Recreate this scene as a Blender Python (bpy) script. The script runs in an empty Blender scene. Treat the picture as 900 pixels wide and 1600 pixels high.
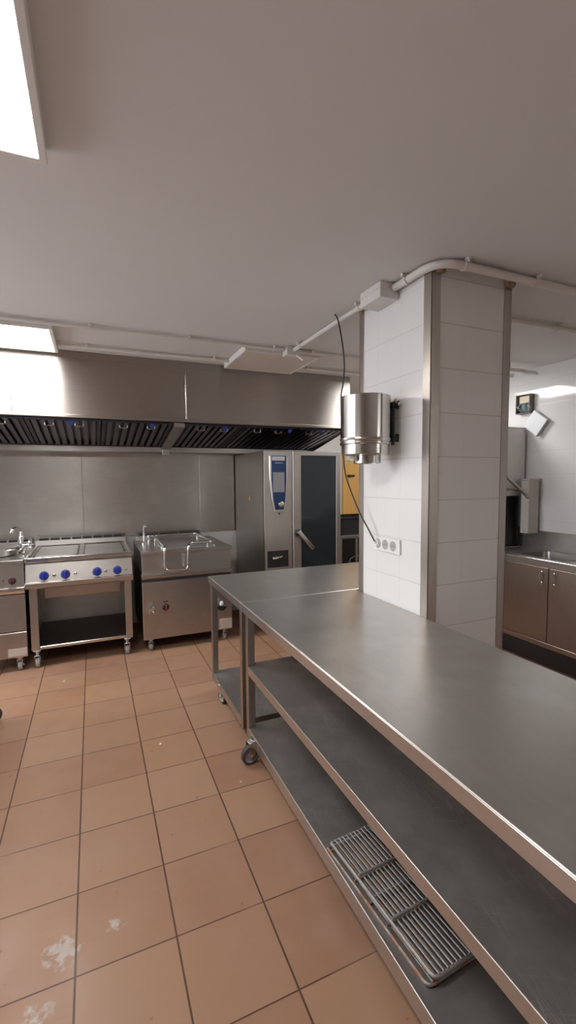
import bpy, bmesh, math, random
from mathutils import Vector, Matrix
random.seed(4)
SC = bpy.context.scene
COL = SC.collection
PI = math.pi
ORG = {}

# ------------------------------------------------------------------ builder
class MB:
    def __init__(self):
        self.bm = bmesh.new(); self.mi = 0
    def _merge(self, b, smooth=False):
        vm = {}
        for v in b.verts: vm[v] = self.bm.verts.new(v.co)
        for f in b.faces:
            try: nf = self.bm.faces.new([vm[v] for v in f.verts])
            except ValueError: continue
            nf.material_index = self.mi; nf.smooth = smooth
        b.free(); return self
    def box(self, x0, x1, y0, y1, z0, z1, bev=0.002, seg=1, M=None):
        b = bmesh.new()
        vs = [b.verts.new((x, y, z)) for x in (x0, x1) for y in (y0, y1) for z in (z0, z1)]
        for q in ((0,1,3,2),(4,6,7,5),(0,4,5,1),(2,3,7,6),(0,2,6,4),(1,5,7,3)):
            b.faces.new([vs[i] for i in q])
        if bev > 0:
            m = min(abs(x1-x0), abs(y1-y0), abs(z1-z0))
            bmesh.ops.bevel(b, geom=list(b.edges), offset=min(bev, m*.45), segments=seg, affect='EDGES', profile=.5)
        bmesh.ops.recalc_face_normals(b, faces=b.faces)
        if M is not None: bmesh.ops.transform(b, matrix=M, verts=b.verts)
        return self._merge(b)
    def prism(self, poly, axis, a0, a1, bev=0.0, smooth=False):
        """poly: 2D points; axis 'x': (y,z), 'y': (x,z), 'z': (x,y)"""
        b = bmesh.new()
        def P(p, a):
            return {'x': (a, p[0], p[1]), 'y': (p[0], a, p[1]), 'z': (p[0], p[1], a)}[axis]
        A = [b.verts.new(P(p, a0)) for p in poly]; B = [b.verts.new(P(p, a1)) for p in poly]
        n = len(poly)
        b.faces.new(A); b.faces.new(B[::-1])
        for i in range(n): b.faces.new([A[i], A[(i+1) % n], B[(i+1) % n], B[i]])
        bmesh.ops.recalc_face_normals(b, faces=b.faces)
        if bev > 0:
            bmesh.ops.bevel(b, geom=list(b.edges), offset=bev, segments=1, affect='EDGES', profile=.5)
        return self._merge(b, smooth)
    def tube(self, pts, r, n=10, closed=False):
        pts = [Vector(p) for p in pts]; b = bmesh.new(); rings = []
        N = len(pts); up = None
        for i, p in enumerate(pts):
            if closed: d = pts[(i+1) % N] - pts[i-1]
            else: d = pts[min(i+1, N-1)] - pts[max(i-1, 0)]
            d.normalize()
            if up is None:
                up = Vector((0,0,1)) if abs(d.z) < .9 else Vector((1,0,0))
            s = d.cross(up)
            if s.length < 1e-4: s = d.cross(Vector((1,0,.3)))
            s.normalize(); up = s.cross(d).normalized()
            rings.append([b.verts.new(p + (s*math.cos(2*PI*k/n) + up*math.sin(2*PI*k/n))*r) for k in range(n)])
        M = N if closed else N-1
        for i in range(M):
            a, c = rings[i], rings[(i+1) % N]
            for k in range(n): b.faces.new([a[k], a[(k+1) % n], c[(k+1) % n], c[k]])
        if not closed:
            b.faces.new(rings[0][::-1]); b.faces.new(rings[-1])
        bmesh.ops.recalc_face_normals(b, faces=b.faces)
        return self._merge(b, True)
    def lathe(self, prof, c, ax=(0,0,1), n=32, caps=True):
        """prof: (radius, height along ax)"""
        ax = Vector(ax).normalized(); c = Vector(c)
        s = ax.cross(Vector((0,0,1)))
        if s.length < 1e-3: s = Vector((1,0,0))
        s.normalize(); t = ax.cross(s)
        b = bmesh.new(); rings = []
        for r, h in prof:
            if r < 1e-5: rings.append([b.verts.new(c + ax*h)]); continue
            rings.append([b.verts.new(c + ax*h + (s*math.cos(2*PI*k/n) + t*math.sin(2*PI*k/n))*r) for k in range(n)])
        for a, d in zip(rings, rings[1:]):
            for k in range(n):
                k2 = (k+1) % n
                if len(a) == 1 and len(d) == 1: break
                if len(a) == 1: b.faces.new([a[0], d[k2], d[k]])
                elif len(d) == 1: b.faces.new([a[k], a[k2], d[0]])
                else: b.faces.new([a[k], a[k2], d[k2], d[k]])
        if caps:
            if len(rings[0]) > 1: b.faces.new(rings[0][::-1])
            if len(rings[-1]) > 1: b.faces.new(rings[-1])
        bmesh.ops.recalc_face_normals(b, faces=b.faces)
        return self._merge(b, True)
    def cyl(self, p0, p1, r, r2=None, n=20, bev=0.0):
        p0, p1 = Vector(p0), Vector(p1); h = (p1-p0).length; r2 = r if r2 is None else r2
        e = min(.0015, h*.2, r*.3, r2*.3)
        return self.lathe([(0,0),(r-e,0),(r,e),(r2,h-e),(r2-e,h),(0,h)], p0, p1-p0, n, False)
    def build(self, name, mat, parent=None, loc=None, sharp=True):
        me = bpy.data.meshes.new(name)
        org = ORG[parent.name] if parent else Vector(loc or (0,0,0))
        bmesh.ops.translate(self.bm, vec=-org, verts=self.bm.verts)
        self.bm.to_mesh(me); self.bm.free()
        for m in (mat if isinstance(mat, (list, tuple)) else [mat]): me.materials.append(m)
        if any(p.use_smooth for p in me.polygons):
            try: me.set_sharp_from_angle(angle=math.radians(38))
            except Exception: pass
        o = bpy.data.objects.new(name, me); COL.objects.link(o)
        if parent: o.parent = parent
        else: o.location = org
        ORG[o.name] = org
        return o

def thing(name, label, cat, loc, group=None):
    o = bpy.data.objects.new(name, None); COL.objects.link(o); o.location = loc
    o.empty_display_size = .05
    ORG[o.name] = Vector(loc); return tag(o, label, cat, group)
def tag(o, label, cat, group=None):
    o['label'] = label; o['category'] = cat
    if group: o['group'] = group
    return o
def structure(o): o['kind'] = 'structure'; return o
def plabel(o, l): o['label'] = l; return o

def round_rect(x0, x1, y0, y1, r, n=6):
    out = []
    for cx, cy, a in ((x1-r, y0+r, -PI/2), (x1-r, y1-r, 0), (x0+r, y1-r, PI/2), (x0+r, y0+r, PI)):
        for k in range(n+1):
            t = a + PI/2*k/n; out.append((cx + r*math.cos(t), cy + r*math.sin(t)))
    return out
def smooth_path(pts, r=.03, n=6):
    """round the corners of a polyline"""
    P = [Vector(p) for p in pts]; out = [P[0]]
    for a, b, c in zip(P, P[1:], P[2:]):
        u, v = (a-b), (c-b); rr = min(r, u.length*.48, v.length*.48)
        s, e = b + u.normalized()*rr, b + v.normalized()*rr
        for k in range(n+1):
            t = k/n; out.append(s*(1-t)**2 + b*2*t*(1-t) + e*t*t)
    out.append(P[-1]); return out
def catmull(pts, n=8):
    P = [Vector(p) for p in pts]; P = [P[0]*2-P[1]] + P + [P[-1]*2-P[-2]]; out = []
    for i in range(1, len(P)-2):
        for k in range(n):
            t = k/n; a, b, c, d = P[i-1:i+3]
            out.append(.5*((2*b) + (c-a)*t + (2*a-5*b+4*c-d)*t*t + (3*b-a-3*c+d)*t**3))
    out.append(P[-2]); return out

# ------------------------------------------------------------------ materials
class N:
    def __init__(self, name):
        self.m = bpy.data.materials.new(name); self.m.use_nodes = True
        self.t = self.m.node_tree; self.b = self.t.nodes['Principled BSDF']
    def n(self, typ, **kw):
        x = self.t.nodes.new(typ)
        for k, v in kw.items(): setattr(x, k, v)
        return x
    def l(self, a, b): self.t.links.new(a, b)
    def math(self, op, a, b=None, c=None):
        x = self.n('ShaderNodeMath', operation=op)
        for i, v in enumerate((a, b, c)):
            if v is None: continue
            if hasattr(v, 'links'): self.l(v, x.inputs[i])
            else: x.inputs[i].default_value = v
        return x.outputs[0]
    def mix(self, f, a, b):
        x = self.n('ShaderNodeMix', data_type='RGBA')
        for s, v in ((x.inputs[0], f), (x.inputs[6], a), (x.inputs[7], b)):
            if hasattr(v, 'links'): self.l(v, s)
            elif isinstance(v, (int, float)): s.default_value = v
            else: s.default_value = (*v, 1)
        return x.outputs[2]
    def noise(self, scale, detail=3, vec=None, rough=.5, stretch=None):
        x = self.n('ShaderNodeTexNoise'); x.inputs['Scale'].default_value = scale
        x.inputs['Detail'].default_value = detail; x.inputs['Roughness'].default_value = rough
        g = self.n('ShaderNodeNewGeometry').outputs['Position'] if vec is None else vec
        if stretch:
            mp = self.n('ShaderNodeMapping'); mp.inputs['Scale'].default_value = stretch
            self.l(g, mp.inputs['Vector']); g = mp.outputs[0]
        self.l(g, x.inputs['Vector']); return x.outputs['Fac']
    def ramp(self, f, lo, hi, a=0., b=1.):
        x = self.n('ShaderNodeMapRange'); self.l(f, x.inputs[0])
        x.inputs[1].default_value = lo; x.inputs[2].default_value = hi
        x.inputs[3].default_value = a; x.inputs[4].default_value = b
        return x.outputs[0]
    def xyz(self):
        s = self.n('ShaderNodeSeparateXYZ'); self.l(self.n('ShaderNodeNewGeometry').outputs['Position'], s.inputs[0])
        return s.outputs
    def set(self, **kw):
        for k, v in kw.items():
            k = k.replace('_', ' ')
            s = self.b.inputs[k]
            if hasattr(v, 'links'): self.l(v, s)
            elif isinstance(v, tuple): s.default_value = (*v, 1)
            else: s.default_value = v
        return self
    def bump(self, h, strength=.2, dist=.002):
        x = self.n('ShaderNodeBump'); x.inputs['Strength'].default_value = strength; x.inputs['Distance'].default_value = dist
        self.l(h, x.inputs['Height']); self.l(x.outputs[0], self.b.inputs['Normal'])

def plain(name, col, rough=.5, metal=0., var=.06, scale=14):
    k = N(name); f = k.noise(scale)
    lo = tuple(c*(1-var) for c in col); hi = tuple(min(1, c*(1+var)) for c in col)
    k.set(Base_Color=k.mix(f, lo, hi), Roughness=rough, Metallic=metal); return k.m
def steel(name, col, rough, stretch=(1,1,1), aniso=0., var=.06, scratches=0., rvar=.04, smear=0., metal=1.):
    k = N(name)
    f = k.noise(9, 2, stretch=tuple(min(q, 6) for q in stretch)); big = k.noise(2.2, 2)
    c = k.mix(f, tuple(x*(1-var) for x in col), tuple(x*(1+var) for x in col))
    if smear:
        c = k.mix(k.ramp(k.noise(4.2, 5, rough=.6), .48, .75, 0, smear), c, tuple(min(.75, x*1.5) for x in col))
    rg = k.ramp(big, .3, .7, rough-rvar, rough+rvar)
    if scratches:
        def rot(deg):
            mp = k.n('ShaderNodeMapping'); mp.inputs['Rotation'].default_value = (0, 0, math.radians(deg))
            k.l(k.n('ShaderNodeNewGeometry').outputs['Position'], mp.inputs['Vector']); return mp.outputs[0]
        s1 = k.noise(1, 2, vec=rot(28), stretch=(210, 9, 1)); s2 = k.noise(1, 2, vec=rot(-64), stretch=(240, 11, 1)); s3 = k.noise(1, 2, vec=rot(8), stretch=(260, 7, 1))
        pm = k.ramp(k.noise(4.5, 3), .5, .68)
        s = k.math('MULTIPLY', pm, k.math('MAXIMUM', k.math('MAXIMUM', k.ramp(s1, .60, .70), k.ramp(s2, .61, .71)), k.ramp(s3, .60, .70)))
        c = k.mix(k.math('MULTIPLY', s, scratches), c, (.62, .6, .57))
        rg = k.math('ADD', rg, k.math('MULTIPLY', s, .1))
    k.set(Base_Color=c, Metallic=metal, Roughness=rg)
    if aniso:
        k.set(Anisotropic=aniso, Anisotropic_Rotation=.25)
        t = k.n('ShaderNodeTangent', direction_type='RADIAL', axis='Z'); k.l(t.outputs[0], k.b.inputs['Tangent'])
    return k.m
def grid_mask(k, u, uo, us, v, vo, vs, wu, wv):
    """1 inside a joint"""
    def line(c, o, s, w):
        d = k.math('PINGPONG', k.math('SUBTRACT', c, o), s/2)
        return k.ramp(d, w*.5, w*.5+.0012, 1, 0)
    return line(u, uo, us, wu), line(v, vo, vs, wv)
def tile_mat(name, ax, uo, us=.2085, zo=1.393, zs=.2085, col=(.80,.80,.79), rough=.09, va=.16, vb=.42):
    k = N(name); p = k.xyz()
    a, b = grid_mask(k, p[ax], uo, us, p[2], zo, zs, .0022, .0028)
    g = k.math('MAXIMUM', k.math('MULTIPLY', a, va), k.math('MULTIPLY', b, vb))
    n = k.noise(6, 3)
    base = k.mix(n, tuple(c*.965 for c in col), col)
    k.set(Base_Color=k.mix(g, base, (.34,.32,.30)), Roughness=k.ramp(g, 0, 1, rough, .6))
    k.bump(k.math('SUBTRACT', k.math('MULTIPLY', k.noise(5, 2), .25), g), .25, .0015)
    return k.m

M = {}
M['steel'] = steel('brushed_steel', (.50,.475,.45), .33, (1,1,22), .35, smear=.25)
M['steel_side'] = steel('oven_steel', (.53,.51,.48), .34, (18,18,1), .3)
M['steel_light'] = steel('bright_steel', (.66,.64,.61), .21, (1,20,1))
M['chrome'] = steel('chrome', (.78,.77,.75), .12, var=.02, rvar=.03)
M['canister'] = steel('polished_canister_steel', (.62,.60,.57), .2, (1,1,.3), .65, var=.04, rvar=.04)
M['table'] = steel('worn_table_steel', (.56,.54,.515), .315, (4,1,1), 0, scratches=.55, smear=.4, rvar=.02, metal=.9)
M['table_edge'] = steel('table_edge_steel', (.58,.555,.53), .33, (1,20,1), 0)
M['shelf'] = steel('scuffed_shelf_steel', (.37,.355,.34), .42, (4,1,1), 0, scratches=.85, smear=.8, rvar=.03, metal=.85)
M['hood'] = steel('hood_steel', (.42,.385,.355), .38, (1,1,30), .9, rvar=.01, var=.05)
M['clad'] = steel('wall_cladding_steel', (.52,.495,.47), .36, (1,1,18), .55, smear=.35)
M['leg'] = steel('leg_steel', (.48,.44,.41), .32, (1,1,8))
M['trim'] = steel('corner_trim_steel', (.50,.46,.42), .32, (8,8,1), .4)
M['dark_steel'] = steel('dark_steel', (.16,.155,.15), .4)
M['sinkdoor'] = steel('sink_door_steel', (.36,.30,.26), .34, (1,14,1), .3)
M['filter'] = steel('filter_steel', (.05,.05,.065), .4, (1,1,1), 0)
M['fin'] = steel('filter_fin_steel', (.13,.13,.155), .34, (1,1,1), 0)
M['film'] = plain('blue_plastic_film', (.03,.07,.42), .35)
M['black'] = plain('black_plastic', (.018,.018,.02), .4)
M['rubber'] = plain('dark_rubber', (.05,.05,.05), .6)
M['grey_plastic'] = plain('grey_wheel_plastic', (.38,.37,.36), .45)
M['zinc'] = steel('zinc_plated', (.64,.64,.64), .33)
M['white_paint'] = plain('white_painted', (.74,.72,.69), .5)
M['pvc'] = plain('white_pvc', (.70,.68,.65), .42)
M['socket'] = plain('white_socket_plastic', (.80,.80,.78), .3)
M['socket_dark'] = plain('socket_recess', (.42,.42,.41), .5)
M['blue'] = plain('blue_knob', (.015,.03,.26), .3)
M['navy'] = plain('navy_panel', (.008,.035,.115), .25)
M['screen'] = plain('grey_screen', (.26,.27,.30), .2)
M['badge'] = plain('white_badge', (.75,.75,.78), .35)
M['ink'] = plain('dark_blue_ink', (.02,.03,.12), .5)
M['red'] = plain('red_plastic', (.42,.02,.02), .35)
M['whiteknob'] = plain('white_knob', (.75,.75,.74), .25)
M['greymark'] = plain('grey_print', (.35,.42,.50), .4)
M['amber'] = plain('amber_sticker', (.75,.42,.05), .5)
M['pale'] = plain('pale_patch', (.52,.45,.40), .45)
M['cable'] = plain('black_cable', (.02,.02,.02), .45)
M['machine'] = plain('machine_light_grey', (.72,.70,.67), .38)
M['beige'] = plain('beige_enamel', (.52,.48,.44), .45)
M['bread'] = plain('crumb', (.78,.70,.52), .9)
M['gloss_dark'] = plain('enamel_dark', (.03,.03,.034), .3)
M['eboxin'] = plain('box_inside', (.16,.13,.12), .5)
M['filler'] = plain('old_filler', (.36,.27,.18), .9, var=.25, scale=60)
M['cover'] = plain('white_cover', (.82,.85,.88), .35)
M['cardgreen'] = plain('green_board', (.10,.20,.16), .5)

# glass of oven door: dark tinted see-through
k = N('tinted_oven_glass'); k.set(Base_Color=(.045,.06,.07), Roughness=.06, IOR=1.6, Transmission_Weight=.55); M['glass'] = k.m
# light diffuser
k = N('lit_diffuser'); k.set(Base_Color=(.8,.8,.8), Emission_Color=(1.,.98,.96), Emission_Strength=14.0); M['lit'] = k.m
M['unlit'] = plain('unlit_diffuser', (.66,.59,.51), .5, var=.02)
# rusty rods
k = N('rusty_wire'); f = k.noise(38, 4)
k.set(Base_Color=k.mix(k.ramp(f,.45,.6), (.34,.32,.30), (.30,.15,.08)), Metallic=k.ramp(f,.45,.6,.9,.1), Roughness=.5); M['rust'] = k.m
M['wire'] = plain('grate_wire', (.38,.37,.355), .5, .55, .15, 60)
# wood
k = N('orange_wood'); f = k.noise(3, 4, stretch=(9,9,.7))
k.set(Base_Color=k.mix(f, (.62,.32,.08), (.80,.47,.15)), Roughness=.4); M['wood'] = k.m
# ceiling / plaster
k = N('ceiling_paint'); f = k.noise(1.6, 5); g = k.noise(45, 3)
k.set(Base_Color=k.mix(f, (.665,.65,.645), (.71,.70,.695)), Roughness=.75); k.bump(g, .08, .002); M['ceiling'] = k.m
k = N('wall_paint'); f = k.noise(2, 4)
k.set(Base_Color=k.mix(f, (.68,.66,.64), (.74,.725,.70)), Roughness=.6); M['wall'] = k.m
M['tile_left'] = tile_mat('white_tile_side', 1, 1.93)
M['tile_front'] = tile_mat('white_tile_front', 0, 1.676, col=(.78,.765,.755), va=.12, vb=.6)
M['tile_right'] = tile_mat('white_tile_right_wall', 1, 2.30, zo=2.152, zs=.2085, rough=.07, va=.06, vb=.16)
M['tile_back'] = tile_mat('white_tile_back_wall', 0, .1, rough=.12)
# floor
k = N('terracotta_floor_tiles'); p = k.xyz()
TX, TY, TS = -.1015, 2.0297, .3039
a, b = grid_mask(k, p[0], TX, TS, p[1], TY, TS, .0048, .0035)
ix = k.math('FLOOR', k.math('DIVIDE', k.math('SUBTRACT', p[0], TX), TS)); iy = k.math('FLOOR', k.math('DIVIDE', k.math('SUBTRACT', p[1], TY), TS))
cb = k.n('ShaderNodeCombineXYZ'); k.l(ix, cb.inputs[0]); k.l(iy, cb.inputs[1])
wn = k.n('ShaderNodeTexWhiteNoise', noise_dimensions='2D'); k.l(cb.outputs[0], wn.inputs['Vector'])
c = k.mix(wn.outputs['Value'], (.30,.160,.105), (.37,.222,.143))
c = k.mix(k.ramp(k.noise(5, 5, rough=.6), .35, .7, 0, .5), c, (.37,.235,.165))
c = k.mix(k.ramp(k.noise(1.1, 3), .4, .65, 0, .45), c, (.37,.205,.10))
spot = k.ramp(k.noise(26, 3), .70, .76, 0, .6); c = k.mix(spot, c, (.13,.07,.04))
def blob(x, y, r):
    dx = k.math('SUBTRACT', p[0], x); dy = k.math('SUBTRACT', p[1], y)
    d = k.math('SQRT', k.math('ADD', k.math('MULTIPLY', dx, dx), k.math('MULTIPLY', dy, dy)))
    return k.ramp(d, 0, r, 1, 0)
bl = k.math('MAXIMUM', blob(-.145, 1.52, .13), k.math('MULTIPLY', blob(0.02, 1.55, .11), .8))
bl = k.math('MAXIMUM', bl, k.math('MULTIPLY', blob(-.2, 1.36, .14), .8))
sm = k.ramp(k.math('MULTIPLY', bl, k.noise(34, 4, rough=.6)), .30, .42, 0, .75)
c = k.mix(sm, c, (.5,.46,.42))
gap = k.ramp(k.noise(3.5, 2), .3, .45, .35, 1)
g = k.math('MAXIMUM', a, k.math('MULTIPLY', b, gap))
k.set(Base_Color=k.mix(g, c, (.085,.045,.03)), Roughness=k.ramp(k.noise(8, 4), .3, .7, .34, .5), Specular_IOR_Level=.4)
k.bump(k.math('SUBTRACT', k.math('MULTIPLY', k.noise(40, 4), .3), g), .3, .002); M['floor'] = k.m

# ------------------------------------------------------------------ room
ZC = 2.485
XL, XR, YN, YB = -3.2, 3.72, -4.5, 4.95
def slab(name, x0, x1, y0, y1, z0, z1, mat): 
    return structure(MB().box(x0, x1, y0, y1, z0, z1, 0).build(name, mat))
slab('floor', XL, XR, YN, YB, -.1, 0, M['floor'])
slab('ceiling', XL, XR, YN, YB, ZC, ZC+.1, M['ceiling'])
b = MB()   # left wall; window opening added out of frame so daylight brightens the ceiling
WY0, WY1, WZA, WZB = 1.3, 4.6, .95, 2.3
b.box(XL-.1, XL, YN, WY0, 0, ZC, 0); b.box(XL-.1, XL, WY1, YB, 0, ZC, 0)
b.box(XL-.1, XL, WY0, WY1, 0, WZA, 0); b.box(XL-.1, XL, WY0, WY1, WZB, ZC, 0)
structure(b.build('wall_left', M['wall']))
b = MB()
for i in range(5):
    y = WY0 + (WY1-WY0-.06)*i/4; b.box(XL-.08, XL-.02, y, y+.06, WZA+.06, WZB-.06, .003)
b.box(XL-.08, XL-.02, WY0, WY1, WZA, WZA+.06, .003); b.box(XL-.08, XL-.02, WY0, WY1, WZB-.06, WZB, .003)
structure(b.build('added_window_1', M['white_paint']))  # frame of the added daylight opening, never in view
slab('wall_right', XR, XR+.1, YN, YB, 0, ZC, M['tile_right'])
slab('wall_near', XL, XR, YN-.1, YN, 0, ZC, M['wall'])
wb = MB(); wb.box(XL, XR, YB, YB+.1, 0, .92, 0); wb.mi = 1; wb.box(XL, XR, YB, YB+.1, .92, ZC, 0)
structure(wb.build('wall_back', [M['tile_back'], M['wall']]))
# steel cladding sheets behind the cooking line
xs = [-1.30, -.09, 1.075, 2.36]
for i in range(3):
    structure(MB().box(xs[i]+.0015, xs[i+1]-.0015, YB-.012, YB-.001, .925, 2.1, .001).build('wall_back_panel', M['clad']))

# pillar with tiled faces and steel corner trims
PX0, PX1, PY0, PY1 = 1.468, 1.968, 1.71, 2.316
b = MB(); b.mi = 0; b.box(PX0, PX1, PY0, PY1, 0, ZC-.001, 0)
for f in b.bm.faces: f.normal_update(); f.material_index = 1 if abs(f.normal.y) > .5 else 0
pil = structure(b.build('pillar', [M['tile_left'], M['tile_front']]))
for sx, sy, w in ((0,0,.05),(0,1,.042),(1,0,.045),(1,1,.042)):
    t = .004; b = MB()
    x = PX0 if sx == 0 else PX1; y = PY0 if sy == 0 else PY1
    ux = 1 if sx == 0 else -1; uy = 1 if sy == 0 else -1
    xa, xb = sorted((x-ux*t, x+ux*w)); ya, yb = sorted((y-uy*t, y)); b.box(xa, xb, ya, yb, 0, ZC-.03, .001)
    xa, xb = sorted((x-ux*t, x)); ya, yb = sorted((y-uy*t, y+uy*w)); b.box(xa, xb, ya, yb, 0, ZC-.03, .001)
    structure(b.build('corner_trim', M['trim'], pil))

for fx, fy, q in ((1.498,1.697,.020),(1.525,1.70,.013),(1.955,1.697,.022),(1.925,1.70,.012),(1.457,2.29,.014)):
    b = MB(); b.lathe([(0,-.014),(q*.7,-.012),(q,-.002),(q*.9,.010),(0,.012)], (fx,fy,ZC-.028), (.1,.05,1), 9, False)
    structure(b.build('filler_patch', M['filler'], pil))

# ------------------------------------------------------------------ casters
def caster(parent, x, y, h, r, ang, w=.028, mats=None):
    """swivel caster under a leg at (x,y); wheel trails towards ang"""
    tyre, hub, fork = mats or (M['rubber'], M['grey_plastic'], M['zinc'])
    d = Vector((math.cos(ang), math.sin(ang), 0)); s = Vector((-d.y, d.x, 0))
    c = Vector((x, y, r)) + d*r*.62
    b = MB()
    b.cyl((x, y, h-.018), (x, y, h), .018, n=16)
    b.box(-.030, .030, -.026, .026, h-.006, h, .001, M=Matrix.Translation((x, y, 0)) @ Matrix.Rotation(ang, 4, 'Z'))
    zt = 2*r + .012
    b.box(-.026, r*.9, -w*.5-.006, w*.5+.006, zt, zt+.005, .001, M=Matrix.Translation((x, y, 0)) @ Matrix.Rotation(ang, 4, 'Z'))
    if h-.018 > zt: b.cyl((x, y, zt), (x, y, h-.012), .013, n=14)
    for sg in (-1, 1):
        R = Matrix.Translation((x, y, 0)) @ Matrix.Rotation(ang, 4, 'Z')
        off = sg*(w*.5+.0045)
        pol = [(-.022, zt+.004), (r*.95, zt+.004), (r*.62+.014, r-.012), (r*.62-.012, r-.012)]
        bb = MB(); bb.prism(pol, 'y', off-.0015, off+.0015)
        bmesh.ops.transform(bb.bm, matrix=R, verts=bb.bm.verts); b._merge(bb.bm)
    b.cyl(c - s*(w*.5+.009), c + s*(w*.5+.009), .007, n=12)
    cs = b.build('caster', fork, parent)
    b = MB(); hw = w/2
    b.lathe([(r*.80,-hw),(r*.93,-hw),(r,-hw*.55),(r,hw*.55),(r*.93,hw),(r*.80,hw)], c, s, 30, False)
    b.mi = 1
    b.lathe([(0,-hw*.9),(r*.24,-hw*.9),(r*.28,-hw*.45),(r*.66,-hw*.35),(r*.72,-hw*.85),(r*.81,-hw*.9),(r*.81,hw*.9),(r*.72,hw*.85),(r*.66,hw*.35),(r*.28,hw*.45),(r*.24,hw*.9),(0,hw*.9)], c, s, 30, False)
    b.build('wheel', [tyre, hub], cs)
    return cs

# ------------------------------------------------------------------ work tables
def work_table(name, label, x0, x1, y0, y1, ztop, shelves, legs, cast, group=None, leg_w=.04, gap=.006):
    t = thing(name, label, 'table', ((x0+x1)/2, (y0+y1)/2, 0), group)
    b = MB()
    b.box(x0, x1, y0, y1, ztop-.046, ztop, .004, 3)
    top = b.build('tabletop', M['table'], t)
    e = MB()
    # turned-down rims, slightly proud so the edge catches light
    e.box(x0-.0015, x0+.001, y0+.001, y1-.001, ztop-.047, ztop-.004, .0008)
    e.box(x1-.001, x1+.0015, y0+.001, y1-.001, ztop-.047, ztop-.004, .0008)
    e.box(x0+.001, x1-.001, y0-.0015, y0+.001, ztop-.047, ztop-.004, .0008)
    e.box(x0+.001, x1-.001, y1-.001, y1+.0015, ztop-.047, ztop-.004, .0008)
    e.build('rim', M['table_edge'], top)
    zlo = min(z-h for z, h in shelves)
    for lx, ly in legs:
        MB().box(lx-leg_w/2, lx+leg_w/2, ly-leg_w/2, ly+leg_w/2, zlo-.004, ztop-.046, .003, 2).build('leg', M['leg'], t)
    hx0 = min(l[0] for l in legs)-leg_w/2; hx1 = max(l[0] for l in legs)+leg_w/2
    hy0 = min(l[1] for l in legs)-leg_w/2; hy1 = max(l[1] for l in legs)+leg_w/2
    for z, h in shelves:
        b = MB()
        # shelf sheet notched at the legs
        b.box(hx0, hx1, hy0+leg_w+.001, hy1-leg_w-.001, z-.003, z, .0008)
        b.box(hx0+leg_w+.001, hx1-leg_w-.001, hy0, hy0+leg_w+.0015, z-.003, z, .0005)
        b.box(hx0+leg_w+.001, hx1-leg_w-.001, hy1-leg_w-.0015, hy1, z-.003, z, .0005)
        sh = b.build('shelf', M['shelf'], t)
        b = MB()
        for xa in (hx0-.001, hx1-.005): b.box(xa, xa+.006, hy0+leg_w+.001, hy1-leg_w-.001, z-h, z+.0015, .0026, 3)
        for ya in (hy0, hy1-.002): b.box(hx0+leg_w+.001, hx1-leg_w-.001, ya, ya+.002, z-h, z-.002, .0006)
        b.build('shelf_rim', M['table_edge'], sh)
    for (lx, ly), (ang, r, h, ox, oy) in zip(legs, cast): caster(t, lx+ox, ly+oy, h, r, ang)
    return t
ZT = .822
near = work_table('work_table', 'long stainless work table with two undershelves, its right edge against the white pillar',
    .730, 1.462, -.15, 2.3535, ZT, [(.490,.044),(.143,.060)],
    [(.757,2.293),(1.436,2.293),(.757,-.10),(1.436,-.10)], [(PI*1.06,.053,.132,-.008,-.098),(PI*.9,.051,.132,0,-.1),(PI*.6,.051,.132,0,.1),(.4,.051,.132,0,.1)])
far = work_table('work_table', 'stainless table with one low undershelf, across the far end of the long work table',
    .730, 2.02, 2.3565, 3.125, ZT, [(.135,.05)],
    [(.757,3.085),(1.99,3.085),(.757,2.40),(1.99,2.40)], [(PI*1.56,.050,.128,-.006,-.165),(1.,.047,.128,0,-.1),(.55,.047,.128,.10,.10),(2.,.047,.128,0,.1)])
# near-edge casters are hidden; the table at the far left shows only one wheel
left = work_table('work_table', 'table mostly out of frame at the left edge, one dark caster wheel showing',
    -1.45, -.640, 1.9, 3.27, .83, [(.15,.05)],
    [(-1.42,3.22),(-.665,3.225),(-1.42,1.95),(-.69,1.95)], [(2.,.05,.1,0,0),(-.12,.055,.115,.008,0),(2.,.05,.1,0,0),(PI,.05,.1,0,0)])

# wire grates on the low shelf
def grate(name, label, cx, cy, z, rot, mat, mat2, wdt=.30, ln=.51):
    t = thing(name, label, 'wire rack', (cx, cy, z), 'wire grates on the bottom shelf')
    R = Matrix.Translation((cx, cy, z)) @ Matrix.Rotation(rot, 4, 'Z')
    def tub(b, p0, p1, r, n=8): b.tube([R @ Vector(p0), R @ Vector(p1)], r, n)
    b = MB(); fr = [(-wdt/2,-ln/2),(wdt/2,-ln/2),(wdt/2,ln/2),(-wdt/2,ln/2)]
    pts = smooth_path([(0,-ln/2,.005)]+[(x,y,.005) for x,y in fr[1:]]+[(-wdt/2,ln/2,.005),(-wdt/2,-ln/2,.005),(0,-ln/2,.005)], .02)
    b.tube([R @ p for p in pts], .005, 8); b.build('frame', mat2, t)
    b = MB()
    for y, zz in ((-ln*.16,.0175), (ln*.02,.005), (ln*.17,.0175), (ln*.47,.005)): tub(b, (-wdt/2,y,zz), (wdt/2,y,zz), .0042)
    b.build('crossbars', mat2, t)
    n = int(wdt/.0165)
    for i in range(1, n):
        x = -wdt/2 + wdt*i/n; b = MB(); tub(b, (x,-ln/2,.0115), (x,ln/2,.0115), .0029, 6); b.build('bar', mat, t)
    return t
grate('wire_grate', 'rusty wire grate lying underneath the cleaner grate on the bottom shelf', .908, 1.137, .1442, math.radians(3.2), M['rust'], M['rust'])
grate('wire_grate', 'grey wire grate lying on top of the rusty one on the bottom shelf', .922, 1.133, .1655, math.radians(3.8), M['wire'], M['wire'])

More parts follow.
